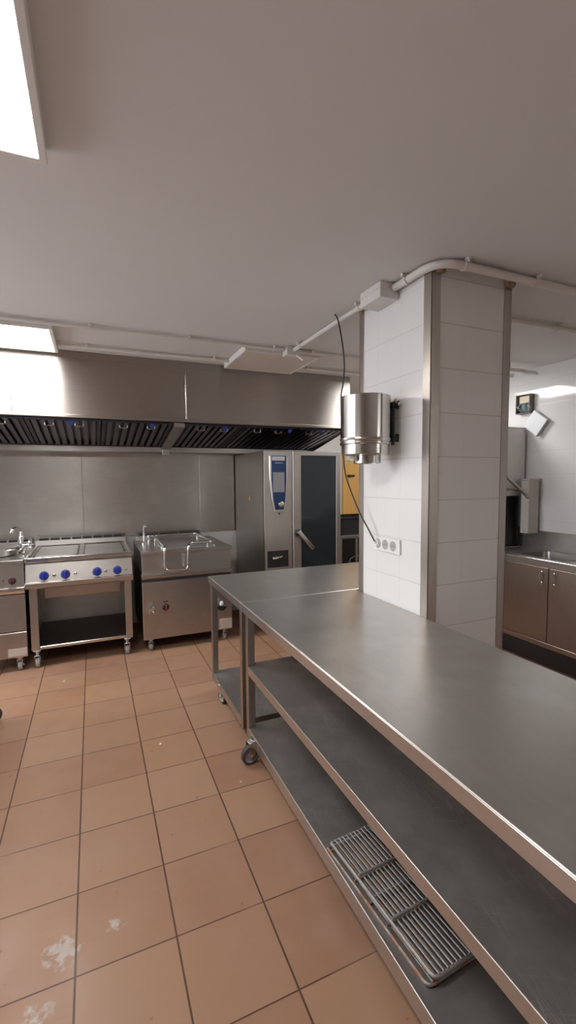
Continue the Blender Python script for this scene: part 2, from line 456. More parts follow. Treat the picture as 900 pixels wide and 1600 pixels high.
# ------------------------------------------------------------------ cooking line
WH = (M['grey_plastic'], M['zinc'], M['zinc'])
YF, YK = 4.02, 4.90
def knob(parent, x, y, z, r, mat, name='knob', bar=True):
    b = MB(); b.lathe([(0,.028),(r*.78,.028),(r*.86,.024),(r*.95,.006),(r,.004),(r,0),(0,0)], (x, y, z), (0,-1,.12), 28, False)
    if bar: b.box(x-.006, x+.006, y-.036, y-.02, z-r*.85, z+r*.85+.003, .002)
    return b.build(name, mat, parent)
def flue(parent, x0, x1, n, z=.965):
    b = MB(); b.prism([(4.80,.88),(4.895,.88),(4.895,z),(4.83,z),(4.81,z-.028)], 'x', x0, x1, .001)
    fl = b.build('flue', M['steel'], parent)
    b = MB(); w = (x1-x0-.05)/n
    for i in range(n):
        xa = x0+.025+i*w; b.box(xa+.008, xa+w-.008, 4.806, 4.832, z-.024, z-.006, .001)
        b.box(xa+.008, xa+w-.008, 4.835, 4.88, z-.002, z+.0008, 0)
    b.build('flue_slots', M['gloss_dark'], fl)

# range with two hotplates
X0, X1 = -.510, .288
rg = thing('hotplate_range', 'stainless range with four blue knobs and an open base on casters', 'stove', (-.11, 4.45, 0))
b = MB()
b.prism([(YF,.893),(YF,.864),(YF+.044,.856),(YF+.006,.705),(YF+.3,.705),(YK,.705),(YK,.885),(YF+.02,.885)], 'x', X0, X1, .0015)
b.build('body', M['steel'], rg)
MB().prism([(YF-.018,.698),(YF-.018,.664),(YF-.006,.652),(YF+.05,.652),(YF+.05,.705),(YF-.008,.705)], 'x', X0-.002, X1+.002, .0015).build('bumper_bar', M['steel_light'], rg)
b = MB()
b.box(X0, X0+.022, YF, 4.80, .886, .900, .002); b.box(X1-.022, X1, YF, 4.80, .886, .900, .002)
b.box(X0+.022, X1-.022, YF, YF+.035, .886, .897, .002); b.box(X0+.022, X1-.022, 4.755, 4.80, .886, .902, .002)
b.build('top_rim', M['steel_light'], rg)
for xa, xb in ((-.462,-.128),(-.092,.242)):
    pl = MB().prism(round_rect(xa, xb, 4.10, 4.73, .03), 'z', .884, .892, .0015).build('hotplate', M['dark_steel'], rg)
    MB().prism(round_rect(xa+.012, xb-.012, 4.112, 4.718, .024), 'z', .8915, .8945, .001).build('plate_surface', M['table'], pl)
flue(rg, X0, X1, 8)
for x in (-.380, -.226, .010, .168):
    kb = knob(rg, x, YF+.018, .748, .033, M['blue'])
    b = MB(); b.lathe([(0,.003),(.037,.003),(.039,0),(0,0)], (x, YF+.019, .748), (0,-1,.25), 28, False); b.build('knob_ring', M['chrome'], kb)
for x in (-.308, -.152, .078, .236):
    b = MB(); b.lathe([(0,.014),(.008,.013),(.013,.007),(.015,0),(0,0)], (x, YF+.018, .748), (0,-1,.25), 16, False)
    b.build('indicator_light', M['chrome'], rg)
# illegible maker's lettering at the top left of the panel
b = MB(); x = -.494
for w in (.016,.004,.012,.010,.012,.010,.006,.012,.010,.012,.010,.004,.012,.010,.012):
    b.box(x, x+w*.72, YF-.0012, YF+.001, .872, .882, 0); x += w
b.build('lettering', M['ink'], rg)
for xa, xb in ((X0+.018, X0+.076), (X1-.066, X1-.012)):
    MB().box(xa, xb, YF+.02, YF+.06, .150, .656, .002).build('front_post', M['steel'], rg)
b = MB(); b.box(X0+.02, X0+.022, YF+.06, YK-.02, .15, .705, 0); b.box(X1-.016, X1-.014, YF+.06, YK-.02, .15, .705, 0)
b.box(X0+.02, X1-.014, YK-.1, YK-.098, .15, .705, 0); b.build('side_sheets', M['clad'], rg)
MB().box(X0+.078, X1-.068, YF+.025, YF+.05, .150, .174, .002).build('bottom_rail', M['steel_light'], rg)
MB().box(X0+.024, X1-.018, YF+.05, YK-.1, .156, .162, .001).build('base_shelf', M['dark_steel'], rg)
MB().box(-.40, .195, YF+.20, YK-.14, .52, .704, .003).build('burner_box', M['steel'], rg)
for x, y, a in ((-.452,4.055,1.45),(.228,4.055,1.6),(-.45,4.80,1.5),(.225,4.80,1.5)): caster(rg, x, y, .150, .046, a, .03, WH)

# boiling unit with tubular lid handle
X0, X1 = .366, 1.160
kt = thing('boiling_pan', 'stainless boiling pan with a bent tubular handle over its lid and a star valve', 'kettle', (.76, 4.45, 0))
b = MB()
b.prism([(YF,.886),(YF,.858),(YF+.028,.852),(YF+.018,.69),(YK,.69),(YK,.886)], 'x', X0, X1, .0015)
b.build('body', M['steel'], kt)
MB().box(X0-.008, X1+.008, YF-.012, 4.80, .858, .889, .004, 2).build('top_lip', M['steel'], kt)
MB().prism([(YF-.002,.690),(YF-.014,.684),(YF-.014,.668),(YF-.004,.662),(YF-.004,.648),(YF+.05,.648),(YF+.05,.69)], 'x', X0-.006, X1+.004, .001).build('bumper_bar', M['steel_light'], kt)
MB().box(X0, X1, YF+.035, YK, .112, .69, .002).build('casing', M['dark_steel'], kt)
MB().box(X0-.004, X1-.003, YF+.0, YF+.034, .112, .618, .003).build('front_panel', M['steel'], kt)
MB().box(1.033, 1.152, YF-.0015, YF+.001, .122, .218, 0).build('pale_patch', M['pale'], kt)  # paler flat rectangle at the panel's lower right
flue(kt, X0+.02, X1-.12, 3, .958)
# lid
MB().prism(round_rect(.545, 1.03, 4.08, 4.74, .03), 'z', .888, .902, .003).build('lid', M['table'], kt)
hz = .932
pts = [(.765,4.70,hz+.012),(.552,4.70,hz+.012),(.548,3.95,hz-.008),(.548,3.945,.726),(.745,3.945,.720),(.752,3.95,hz-.006),(.79,4.06,hz+.004),(.985,4.06,hz+.004),(.970,4.70,hz+.012),(.765,4.70,hz+.012)]
hd = MB().tube(smooth_path(pts, .035, 7), .0115, 10).build('lid_handle', M['chrome'], kt)
b = MB()
for x, y in ((.552,4.62),(.551,4.12),(.972,4.62),(.95,4.06)): b.cyl((x, y, .885), (x, y, hz), .009, n=12)
b.cyl((.50,4.70,hz+.012),(.56,4.70,hz+.012),.011,n=12); b.cyl((.50,4.70,.886),(.50,4.70,hz+.02),.011,n=12)
b.build('handle_posts', M['chrome'], hd)
b = MB(); b.cyl((.440,4.55,.885),(.440,4.55,.915),.022,n=18); b.cyl((.440,4.55,.91),(.442,4.55,1.0),.010,n=12)
b.tube(catmull([(.442,4.55,1.0),(.444,4.55,1.05),(.450,4.53,1.075),(.456,4.50,1.06)]), .008, 8)
b.build('spout', M['chrome'], kt)
b = MB(); c0 = (.430, YF-.03, .384); b.cyl((.430,YF,.384),(.430,YF-.045,.384),.016,n=14)
for i in range(4):
    a = PI/4+i*PI/2; b.lathe([(0,.012),(.010,.010),(.014,0),(.010,-.010),(0,-.012)], (.430+.026*math.cos(a), YF-.045, .384+.026*math.sin(a)), (0,-1,0), 12, False)
    b.cyl((.430,YF-.045,.384),(.430+.026*math.cos(a),YF-.045,.384+.026*math.sin(a)),.006,n=8)
b.build('star_valve', M['chrome'], kt)
kb = knob(kt, .555, YF-.001, .388, .030, M['black'])
MB().box(.549,.561,YF-.040,YF-.030,.366,.412,.002).build('knob_mark', M['red'], kb)
b = MB(); b.lathe([(0,.008),(.006,.007),(.008,0),(0,0)], (.545,YF,.438),(0,-1,0),12,False); b.lathe([(0,.008),(.006,.007),(.008,0),(0,0)], (.566,YF,.438),(0,-1,0),12,False)
b.build('indicator_light', M['gloss_dark'], kt)
b = MB(); b.prism([(1.002,.350),(1.012,.322),(1.035,.308),(1.065,.308),(1.088,.326),(1.092,.352)], 'y', YF-.055, YF-.03, .004)
b.cyl((1.045,YF,.34),(1.045,YF-.05,.34),.018,n=14)
tp = b.build('drain_tap', M['black'], kt)
MB().lathe([(0,0),(.017,0),(.019,.02),(.012,.034),(0,.036)], (1.045,YF-.045,.358), (0,0,1), 18, False).build('tap_cap', M['whiteknob'], tp)
for x, y, a in ((.425,4.06,1.5),(1.09,4.06,1.6),(.425,4.80,1.5),(1.09,4.80,1.5)): caster(kt, x, y, .112, .036, a, .028, WH)

# unit at the left edge, part of it out of frame
X0, X1 = -.93, -.5165
fy = thing('cooking_unit', 'cooking unit at the left edge with a red knob and a tap on top', 'cooker', (-.72, 4.45, 0))
b = MB(); b.prism([(YF,.889),(YF,.868),(YF+.018,.862),(YF+.010,.675),(YK,.675),(YK,.889)], 'x', X0, X1, .0015); b.build('body', M['steel'], fy)
MB().prism([(YF-.014,.674),(YF-.014,.652),(YF-.004,.628),(YF+.05,.628),(YF+.05,.678),(YF-.006,.678)], 'x', X0-.002, X1+.001, .0015).build('bumper_bar', M['steel_light'], fy)
MB().box(X0, X1, YF+.04, YK, .118, .68, .002).build('casing', M['dark_steel'], fy)
MB().box(X0, X1, YF+.008, YF+.039, .327, .618, .003).build('upper_panel', M['steel'], fy)
lp = MB().box(X0, X1, YF+.004, YF+.039, .118, .320, .003).build('lower_panel', M['steel'], fy)
MB().box(-.650, -.520, YF+.0025, YF+.0045, .130, .193, 0).build('pale_patch', M['pale'], lp)
kb = knob(fy, -.598, YF+.013, .730, .027, M['black'])
MB().lathe([(0,.006),(.013,.005),(.015,0),(0,0)], (-.598, YF-.012, .734), (0,-1,.1), 18, False).build('knob_lens', M['red'], kb)
MB().lathe([(0,.004),(.005,.003),(.006,0),(0,0)], (-.657, YF+.014, .733), (0,-1,0), 12, False).build('pilot_hole', M['gloss_dark'], fy)
flue(fy, X0, X1-.02, 4)
b = MB(); q = -.575
b.cyl((q,4.45,.888),(q,4.45,1.03),.015,n=16); b.cyl((q,4.45,.888),(q,4.45,.90),.03,n=18)
b.tube(catmull([(q,4.45,1.03),(q-.002,4.45,1.07),(q-.02,4.42,1.105),(q-.05,4.38,1.10),(q-.06,4.36,1.065)]), .013, 10)
b.lathe([(0,-.022),(.016,-.018),(.022,0),(.016,.018),(0,.022)], (q,4.45,1.015), (0,0,1), 16, False)
b.cyl((q,4.45,.955),(q+.055,4.43,.955),.013,n=12); b.cyl((q,4.45,.925),(q+.02,4.37,.925),.013,n=12)
tp = b.build('tap', M['chrome'], fy)
for hx, hy, hzv in ((q+.062,4.428,.958),(q+.022,4.362,.928)):
    b = MB(); b.lathe([(0,-.014),(.014,-.012),(.02,0),(.014,.012),(0,.014)], (hx,hy,hzv), (0,-.4,1), 14, False)
    for i in range(4):
        a = i*PI/2; b.cyl((hx,hy,hzv),(hx+.030*math.cos(a),hy+.01*math.sin(a),hzv+.030*math.sin(a)),.008,.010,n=10)
    b.build('tap_handle', M['chrome'], tp)
for x, y, a in ((-.575,4.06,1.5),(-.86,4.09,1.6),(-.575,4.80,1.5),(-.86,4.80,1.5)): caster(fy, x, y, .118, .040, a, .03, WH)
# round lid and pan resting on it
pn = thing('round_pan', 'shallow round steel pan with a side handle on top of the left-edge cooking unit', 'pan', (-.76, 4.36, .889))
MB().lathe([(0,0),(.150,0),(.165,.008),(.172,.066),(.178,.068),(.178,.072),(.168,.072),(.160,.012),(0,.010)], (-.77,4.36,.889), (0,0,1), 40, False).build('pan_body', M['table'], pn)
MB().tube(catmull([(-.60,4.34,.945),(-.57,4.28,.948),(-.60,4.22,.950),(-.655,4.235,.946)]), .008, 8).build('handle', M['steel_light'], pn)
ld = thing('pan_cover', 'round steel cover lying on the shallow pan at the left edge', 'lid', (-.77, 4.36, .9615))
MB().lathe([(0,.022),(.06,.020),(.14,.008),(.180,.004),(.186,.002),(.186,0),(.17,0),(0,.012)], (-.77,4.36,.9615), (0,0,1), 40, False).build('lid_disc', M['table'], ld)
MB().lathe([(0,.05),(.016,.048),(.022,.036),(.012,.026),(.012,.02),(0,.02)], (-.77,4.36,.9615), (0,0,1), 20, False).build('lid_knob', M['black'], ld)

# ------------------------------------------------------------------ combi oven
OX0, OX1, OY, OK_ = 1.473, 2.291, 3.974, 4.90
ov = thing('combi_oven', 'tall stainless combi oven with a dark glass door and a blue control panel', 'oven', (1.88, 4.4, 0))
b = MB(); XS = 1.762
b.box(OX0, XS-.004, OY, OK_, .16, 1.768, .004, 2)                      # service column
b.box(XS-.004, OX1, OY+.06, OY+.075, 1.70, 1.768, 0); b.box(XS-.004, OX1, OY+.06, OK_, 1.735, 1.768, .002)
b.box(OX1-.05, OX1, OY+.06, OK_, .16, 1.735, .002); b.box(XS-.004, XS+.05, OY+.06, OK_, .16, 1.735, 0)
b.box(XS-.004, OX1, OK_-.05, OK_, .16, 1.735, 0); b.box(XS-.004, OX1, OY+.06, OK_, .16, .36, .002)
b.build('body', M['steel_side'], ov)
b = MB(); b.box(OX0-.0012, OX0, OY+.03, OY+.036, .2, 1.755, 0); b.build('side_seam', M['dark_steel'], ov)
for x, y in ((1.53,4.05),(2.23,4.05),(1.53,4.84),(2.23,4.84)):
    MB().cyl((x,y,0),(x,y,.16),.025,n=16).build('foot', M['dark_steel'], ov)
# inner cavity racks seen through the glass
b = MB()
for i in range(12):
    z = .52+i*.095; b.tube([(XS+.075,OY+.10,z),(XS+.075,OK_-.10,z)], .005, 6); b.tube([(OX1-.075,OY+.10,z),(OX1-.075,OK_-.10,z)], .005, 6)
for y in (OY+.12, OY+.5, OK_-.12):
    for x in (XS+.075, OX1-.075): b.tube([(x,y,.42),(x,y,1.68)], .006, 6)
b.build('hanging_racks', M['steel_light'], ov)
# door: frame, glass, handle
DX0, DX1, DY0, DY1, DZ0, DZ1 = XS+.003, OX1, OY-.004, OY+.052, .30, 1.768
WX0, WX1, WZ0, WZ1 = 1.853, 2.240, .42, 1.726
b = MB()
b.box(DX0, WX0, DY0, DY1, DZ0, DZ1, .003); b.box(WX1, DX1, DY0, DY1, DZ0, DZ1, .003)
b.box(WX0-.002, WX1+.002, DY0, DY1, WZ1, DZ1, .003); b.box(WX0-.002, WX1+.002, DY0, DY1, DZ0, WZ0, .003)
dr = b.build('door', M['steel_side'], ov)
b = MB(); b.box(WX0-.001, WX1+.001, DY0+.004, DY0+.010, WZ0-.001, WZ1+.001, 0); b.build('glass', M['glass'], dr)
b = MB(); w = .016
b.box(WX0, WX0+w, DY0+.012, DY0+.016, WZ0, WZ1, 0); b.box(WX1-.055, WX1, DY0+.012, DY0+.016, WZ0, WZ1, 0)
b.box(WX0, WX1, DY0+.012, DY0+.016, WZ1-.03, WZ1, 0); b.box(WX0, WX1, DY0+.012, DY0+.016, WZ0, WZ0+.1, 0)
b.build('glass_border', M['navy'], dr)
b = MB()
ang = math.atan2(.83-.996, 1.944-1.80)
R = Matrix.Translation((1.810, DY0, .985)) @ Matrix.Rotation(-ang, 4, 'Y')
b.box(-.02, .215, -.075, -.048, -.019, .019, .007, 3, M=R)
b.cyl((1.812, DY0-.06, .985), (1.812, DY0, .985), .02, n=18)
hdl = b.build('door_handle', M['steel_light'], dr)
plabel(hdl, 'silver lever handle pointing down to the right')
MB().box(1.790, 1.833, DY0-.012, DY0+.001, .955, 1.015, .003).build('handle_plate', M['black'], hdl)
# control panel on the column
cpY = OY-.001
def trap(z0, z1, xl0, xr0, xl1, xr1): return [(xl0,z0),(xr0,z0),(xr1,z1),(xl1,z1)]
pol_out = [(1.566,1.190),(1.672,1.190),(1.690,1.30),(1.709,1.50),(1.712,1.722),(1.520,1.722),(1.524,1.50),(1.546,1.30)]
pol_in = [(1.578,1.213),(1.662,1.213),(1.680,1.32),(1.691,1.50),(1.692,1.718),(1.541,1.718),(1.543,1.50),(1.558,1.32)]
cp = MB().prism(pol_out, 'y', cpY-.014, OY, .003).build('control_panel', M['steel_light'], ov)
MB().prism(pol_in, 'y', cpY-.018, cpY-.010, .001).build('blue_fascia', M['navy'], cp)
MB().box(1.556, 1.671, cpY-.0205, cpY-.017, 1.378, 1.566, .001).build('screen', M['screen'], cp)
MB().box(1.549, 1.676, cpY-.0215, cpY-.017, 1.676, 1.711, .002).build('badge', M['badge'], cp)
b = MB(); b.lathe([(0,.03),(.018,.029),(.026,.024),(.030,.012),(.033,0),(0,0)], (1.630, cpY-.017, 1.262), (0,-1,0), 30, False); b.build('dial', M['chrome'], cp)
MB().box(1.575, 1.655, cpY-.019, cpY-.017, 1.650, 1.657, 0).build('name_line', M['greymark'], cp)
MB().prism([(1.610,1.182),(1.634,1.182),(1.622,1.160)], 'y', OY-.002, OY+.001).build('arrow_mark', M['black'], ov)
def text(body, size, loc, mat, name, parent, rotx=PI/2):
    cu = bpy.data.curves.new(name, 'FONT'); cu.body = body; cu.size = size; cu.extrude = .0004; cu.align_x = 'CENTER'; cu.align_y = 'CENTER'
    tmp = bpy.data.objects.new('tmp', cu); COL.objects.link(tmp); bpy.context.view_layer.update()
    me = bpy.data.meshes.new_from_object(tmp.evaluated_get(bpy.context.evaluated_depsgraph_get()))
    bpy.data.objects.remove(tmp)
    me.transform(Matrix.Translation(Vector(loc)-ORG[parent.name]) @ Matrix.Rotation(rotx, 4, 'X'))
    me.materials.clear(); me.materials.append(mat)
    o = bpy.data.objects.new(name, me); COL.objects.link(o); o.parent = parent; ORG[o.name] = ORG[parent.name]; return o
text('RATIONAL', .0235, (1.6125, cpY-.0221, 1.693), M['ink'], 'lettering', cp)
# recess with hand shower at the lower column
rc = MB().box(1.497, 1.715, OY-.003, OY+.002, .66, .822, .002).build('recess_panel', M['black'], ov)
b = MB(); b.cyl((1.545,OY-.02,.752),(1.60,OY-.02,.757),.014,n=14); b.cyl((1.60,OY-.02,.757),(1.645,OY-.015,.762),.008,n=12)
b.build('spray_handle', M['chrome'], rc)
MB().box(OX0-.0015, OX0, OY+.42, OY+.45, 1.29, 1.335, 0).build('sticker', M['amber'], ov)
MB().lathe([(0,.012),(.03,.010),(.04,0),(0,0)], (1.60,4.4,1.768), (0,0,1), 20, False).build('vent_cap', M['whiteknob'], ov)

# ------------------------------------------------------------------ extraction hood
HX0, HX1, HY, HZ = -1.35, 2.335, 3.87, 1.985
hd = thing('extraction_hood', 'long stainless extraction hood with dark baffle filters above the cooking line', 'extractor hood', (.5, 4.4, HZ))
# front face sheets with a seam, and end sheets following the sloping underside
G0 = (4.73, 1.845); G1 = (YB-.013, 1.78)
sheets = MB()
for xa, xb in ((HX0,-.52),(-.5185,.7455),(.7485,HX1)):
    sheets.box(xa, xb, HY, HY+.012, HZ+.022, ZC-.002, .001)
sheets.box(HX0, HX1, HY-.006, HY+.03, HZ, HZ+.024, .003)              # rolled lip
for xa in (HX0, HX1-.004):
    sheets.prism([(HY+.004,HZ),(HY+.004,ZC-.002),(YB-.014,ZC-.002),(YB-.014,1.80),(4.73,1.80)], 'x', xa, xa+.004)
sheets.box(HX0, HX1, YB-.018, YB-.014, 1.80, ZC-.002, 0)
hb = sheets.build('hood_casing', M['hood'], hd)
MB().box(.7425, .7515, HY-.004, HY+.001, HZ+.024, 2.375, .001).build('seam_strip', M['steel_light'], hb)
MB().box(HX0, HX1, HY-.003, HY+.001, ZC-.055, ZC-.003, .001).build('top_strip', M['hood'], hb)
# gutter along the back low edge
gt = MB(); gt.prism([(4.72,1.830),(4.72,1.782),(4.735,1.775),(YB-.014,1.775),(YB-.014,1.78),(4.745,1.785),(4.745,1.83)], 'x', HX0, HX1)
gt.build('gutter', M['steel'], hd)
# divider bracket
def slope_z(y): return HZ-.012 + (y-(HY+.02))*(1.832-(HZ-.012))/(4.735-(HY+.02))
def slope_bar(b, x0, x1, y0, y1, dz0, dz1):
    b.prism([(y0,slope_z(y0)+dz0),(y1,slope_z(y1)+dz0),(y1,slope_z(y1)+dz1),(y0,slope_z(y0)+dz1)], 'x', x0, x1)
b = MB(); slope_bar(b, .645, .735, HY+.02, 4.735, -.028, .004); b.box(.66,.725,4.70,4.722,1.755,1.84,.002); b.build('divider_bracket', M['steel'], hd)
# baffle filters
edges = [HX0+.012, -.985, -.455, .085, .642]
edges2 = [.738, 1.265, 1.795, HX1-.012]
spans = list(zip(edges, edges[1:])) + list(zip(edges2, edges2[1:]))
for i, (xa, xb) in enumerate(spans):
    b = MB(); xa += .004; xb -= .004; ya, yb = HY+.035, 4.722
    slope_bar(b, xa, xb, ya, yb, .036, .042)
    slope_bar(b, xa, xa+.028, ya, yb, 0, .036); slope_bar(b, xb-.028, xb, ya, yb, 0, .036)
    slope_bar(b, xa+.028, xb-.028, ya, ya+.03, 0, .03); slope_bar(b, xa+.028, xb-.028, yb-.03, yb, 0, .03)
    flt = b.build('baffle_filter', M['filter'], hd)
    n = 8; w = (xb-xa-.056)/n
    b = MB()
    for k_ in range(n):
        x = xa+.028+w*(k_+.5)
        y0_, y1_ = ya+.028, yb-.02
        # each baffle is an inverted trough
        slope_bar(b, x-w*.30, x-w*.26, y0_, y1_, .002, .024); slope_bar(b, x+w*.26, x+w*.30, y0_, y1_, .002, .024)
        slope_bar(b, x-w*.30, x+w*.30, y0_, y1_, .000, .003)
        slope_bar(b, x-w*.30-.004, x-w*.26, y1_-.05, y1_, -.006, .024)
    b.build('baffles', M['fin'], flt)
    b = MB()
    for x in (xa+(xb-xa)*.30, xa+(xb-xa)*.70): b.tube(smooth_path([(x-.03,ya+.10,slope_z(ya+.10)),(x-.03,ya+.10,slope_z(ya+.10)-.02),(x+.03,ya+.10,slope_z(ya+.10)-.02),(x+.03,ya+.10,slope_z(ya+.10))],.01), .0035, 6)
    b.build('filter_handle', M['zinc'], flt)
    if i in (3, 4, 5, 6, 2):
        x = {2: -.14, 3: .472, 4: 1.095, 5: 1.724, 6: 2.05}[i]
        b = MB(); yy = HY+.04
        b.prism([(x-.02,-.002),(x+.018,-.004),(x+.022,-.045),(x+.004,-.075),(x-.014,-.05)], 'y', 0, .003)
        bmesh.ops.transform(b.bm, matrix=Matrix.Translation((0, yy, slope_z(yy)+.01)) @ Matrix.Rotation(math.radians(50), 4, 'X'), verts=b.bm.verts)
        plabel(b.build('plastic_film', M['film'], flt), 'scrap of blue protective film')

# ------------------------------------------------------------------ ceiling lights
def panel_light(label, x0, x1, y0, y1, lit, group='square ceiling panel lights'):
    t = thing('ceiling_light', label, 'ceiling light', ((x0+x1)/2, (y0+y1)/2, ZC), group)
    b = MB(); w = .022; z0 = ZC-.045
    b.box(x0, x0+w, y0, y1, z0, ZC-.0005, .002); b.box(x1-w, x1, y0, y1, z0, ZC-.0005, .002)
    b.box(x0+w, x1-w, y0, y0+w, z0, ZC-.0005, .002); b.box(x0+w, x1-w, y1-w, y1, z0, ZC-.0005, .002)
    b.build('frame', M['white_paint'], t)
    MB().box(x0+w, x1-w, y0+w, y1-w, z0+.003, z0+.009, 0).build('diffuser', M['lit'] if lit else M['unlit'], t)
panel_light('lit panel light on the ceiling at the top left corner of the photo', -.70, -.088, .97, 1.588, True)
panel_light('lit panel light on the ceiling just in front of the extraction hood', -.815, -.195, 3.225, 3.80, True)
panel_light('unlit beige panel light on the ceiling beside the small junction box', 1.06, 1.675, 3.222, 3.80, False)
panel_light('lit ceiling panel hidden behind the tiled pillar, mirrored in the right wall', 2.42, 3.02, 3.222, 3.80, True)
panel_light('added lit ceiling panel, unseen, outside the frame on the far left', -2.6, -2.0, 3.222, 3.80, True)  # added unseen lamp that lifts the room's brightness

panel_light('added lit ceiling panel, unseen, outside the frame at the near right of the room', 3.0, 3.6, -2.4, -1.8, True)  # added unseen lamp to brighten the right wall and near table
# ------------------------------------------------------------------ conduit pipes and boxes
def conduit(label, pts, r, clips, bend=.09):
    """clips: (point, direction axis)"""
    t = thing('conduit_pipe', label, 'pipe', pts[0], 'white conduit pipes on the ceiling')
    MB().tube(smooth_path(pts, bend, 8), r, 12).build('pipe', M['pvc'], t)
    for (x, y), ax in clips:
        b = MB(); z = pts[0][2]
        if ax == 'x':
            b.lathe([(r+.0005,-.008),(r+.005,-.008),(r+.005,.008),(r+.0005,.008)], (x,y,z), (1,0,0), 16, False)
            b.box(x-.008, x+.008, y-r-.016, y+r+.006, z+r-.004, ZC-.0005, .001); b.cyl((x,y-r-.009,z+r-.012),(x,y-r-.009,ZC-.001),.006,n=10)
        else:
            b.lathe([(r+.0005,-.008),(r+.005,-.008),(r+.005,.008),(r+.0005,.008)], (x,y,z), (0,1,0), 16, False)
            b.box(x-r-.016, x+r+.006, y-.008, y+.008, z+r-.004, ZC-.0005, .001); b.cyl((x-r-.009,y,z+r-.012),(x-r-.009,y,ZC-.001),.006,n=10)
        b.build('clip', M['pvc'], t)
zA = ZC-.022
conduit('thin white conduit running left along the ceiling from the small junction box', [(1.350,3.185,zA),(XL+.001,3.185,zA)], .0115, [((.021,3.185),'x'),((.644,3.185),'x'),((1.27,3.185),'x'),((-.6,3.185),'x')])
conduit('thin white conduit running right along the ceiling from the small junction box', [(1.462,3.185,zA),(XR-.001,3.185,zA)], .0115, [((1.586,3.185),'x'),((2.4,3.185),'x')])
conduit('thin white conduit between the lit panel by the hood and the unlit panel', [(-.194,3.65,zA),(1.059,3.65,zA)], .0115, [((.0,3.65),'x'),((.935,3.65),'x')])
conduit('thin white conduit from the unlit panel towards the back of the pillar', [(1.676,3.65,zA),(2.419,3.65,zA)], .0115, [((1.765,3.65),'x')])
zC = ZC-.026
conduit('white conduit between the small junction box and the large box on the pillar', [(1.415,3.134,zC),(1.415,2.144,zC)], .0145, [((1.415,3.02),'y'),((1.415,2.24),'y')])
conduit('thick white conduit bending round the top of the pillar from the large junction box', [(1.436,1.948,zC),(1.436,1.632,zC),(XR-.001,1.632,zC)], .0185, [((1.436,1.85),'y'),((1.585,1.632),'x'),((2.04,1.632),'x'),((2.6,1.632),'x')], .14)
conduit('white conduit emerging behind the right edge of the pillar', [(2.0,2.062,zC),(XR-.001,2.062,zC)], .0165, [((2.794,2.062),'x')])
def jbox(label, x0, x1, y0, y1, h):
    t = thing('junction_box', label, 'junction box', ((x0+x1)/2, (y0+y1)/2, ZC))
    MB().box(x0, x1, y0, y1, ZC-h, ZC-.0005, .004, 2).build('box', M['pvc'], t)
    MB().box(x0-.003, x1+.003, y0-.003, y1+.003, ZC-h*.42, ZC-h*.36, .001).build('lid_seam', M['pvc'], t)
    return t
jb = jbox('small white junction box on the ceiling beside the unlit panel', 1.358, 1.462, 3.140, 3.232, .062)
MB().tube(catmull([(1.44,3.15,ZC-.062),(1.455,3.12,ZC-.085),(1.47,3.10,ZC-.105)]), .008, 8).build('cable_stub', M['pvc'], jb)
jbox('large white junction box against the top of the tiled pillar', 1.352, 1.465, 1.952, 2.138, .078)

# fluorescent batten in the right bay, unlit
bt = thing('batten_light', 'slim white batten on the ceiling of the right bay', 'ceiling light', (3.0, 2.86, ZC))
b = MB(); b.box(2.3, 3.46, 2.835, 2.885, 2.398, 2.428, .004); b.build('housing', M['white_paint'], bt)
b = MB(); b.box(3.46, 3.60, 2.838, 2.882, 2.396, 2.426, .003); b.cyl((3.6,2.86,2.411),(3.64,2.86,2.411),.012,n=12); b.build('end_cap', M['zinc'], bt)
b = MB()
for x in (2.5, 3.3): b.cyl((x,2.86,2.42),(x,2.86,ZC-.0005),.008,n=10)
b.build('hangers', M['zinc'], bt)

# ------------------------------------------------------------------ canister on the pillar
cx, cy = 1.305, 2.008
ca = thing('wall_canister', 'open-topped stainless steel canister with a lower outlet, bracketed to the white tiled pillar', 'canister', (cx, cy, 1.58))
b = MB(); r = .127
b.lathe([(r-.002,1.915),(r,1.917),(r+.001,1.915),(r,1.912),(r,1.706),(r+.004,1.704),(r+.005,1.698),(r+.001,1.692),(r+.001,1.686),(r+.005,1.682),(r+.005,1.676),(r-.001,1.672),(r-.004,1.6715),(r-.004,1.670),(r-.004,1.626),(r-.004,1.6245),(r-.007,1.620),(.066,1.620),(.0,1.621),(.0,1.626),(r-.016,1.628),(r-.004,1.70),(r-.004,1.912),(r-.002,1.915)], (cx,cy,0), (0,0,1), 56, False)
b.build('canister_body', M['canister'], ca)
b = MB(); b.lathe([(.070,1.619),(.070,1.580),(.068,1.578),(.064,1.578),(.064,1.619)], (cx+.012,cy,0), (0,0,1), 40, False); b.build('outlet', M['canister'], ca)
b = MB(); b.box(cx-.105, cx-.075, cy-.02, cy+.02, 1.590, 1.619, .003); b.build('latch', M['zinc'], ca)
b = MB()
b.box(cx+r-.004, cx+r+.008, cy-.045, cy-.030, 1.69, 1.885, .001); b.cyl((1.440,cy-.05,1.672),(1.440,cy-.05,1.885),.0085,n=14)
b.box(1.432, 1.467, cy-.062, cy-.038, 1.70, 1.72, .002)
b.box(cx+r-.006, PX0-.001, cy-.062, cy-.030, 1.872, 1.892, .003); b.box(PX0-.006, PX0-.0005, cy-.066, cy-.036, 1.86, 1.90, .002); b.box(PX0-.006, PX0-.0005, cy-.066, cy-.036, 1.69, 1.73, .002)
br = b.build('bracket', M['black'], ca)
b = MB(); b.cyl((1.440,cy-.075,1.89),(1.440,cy-.075,1.905),.009,n=12); b.cyl((1.452,cy-.050,1.89),(1.452,cy-.050,1.905),.009,n=12); b.cyl((1.448,cy-.092,1.880),(1.448,cy-.058,1.880),.008,n=12)
b.build('screws', M['chrome'], br)
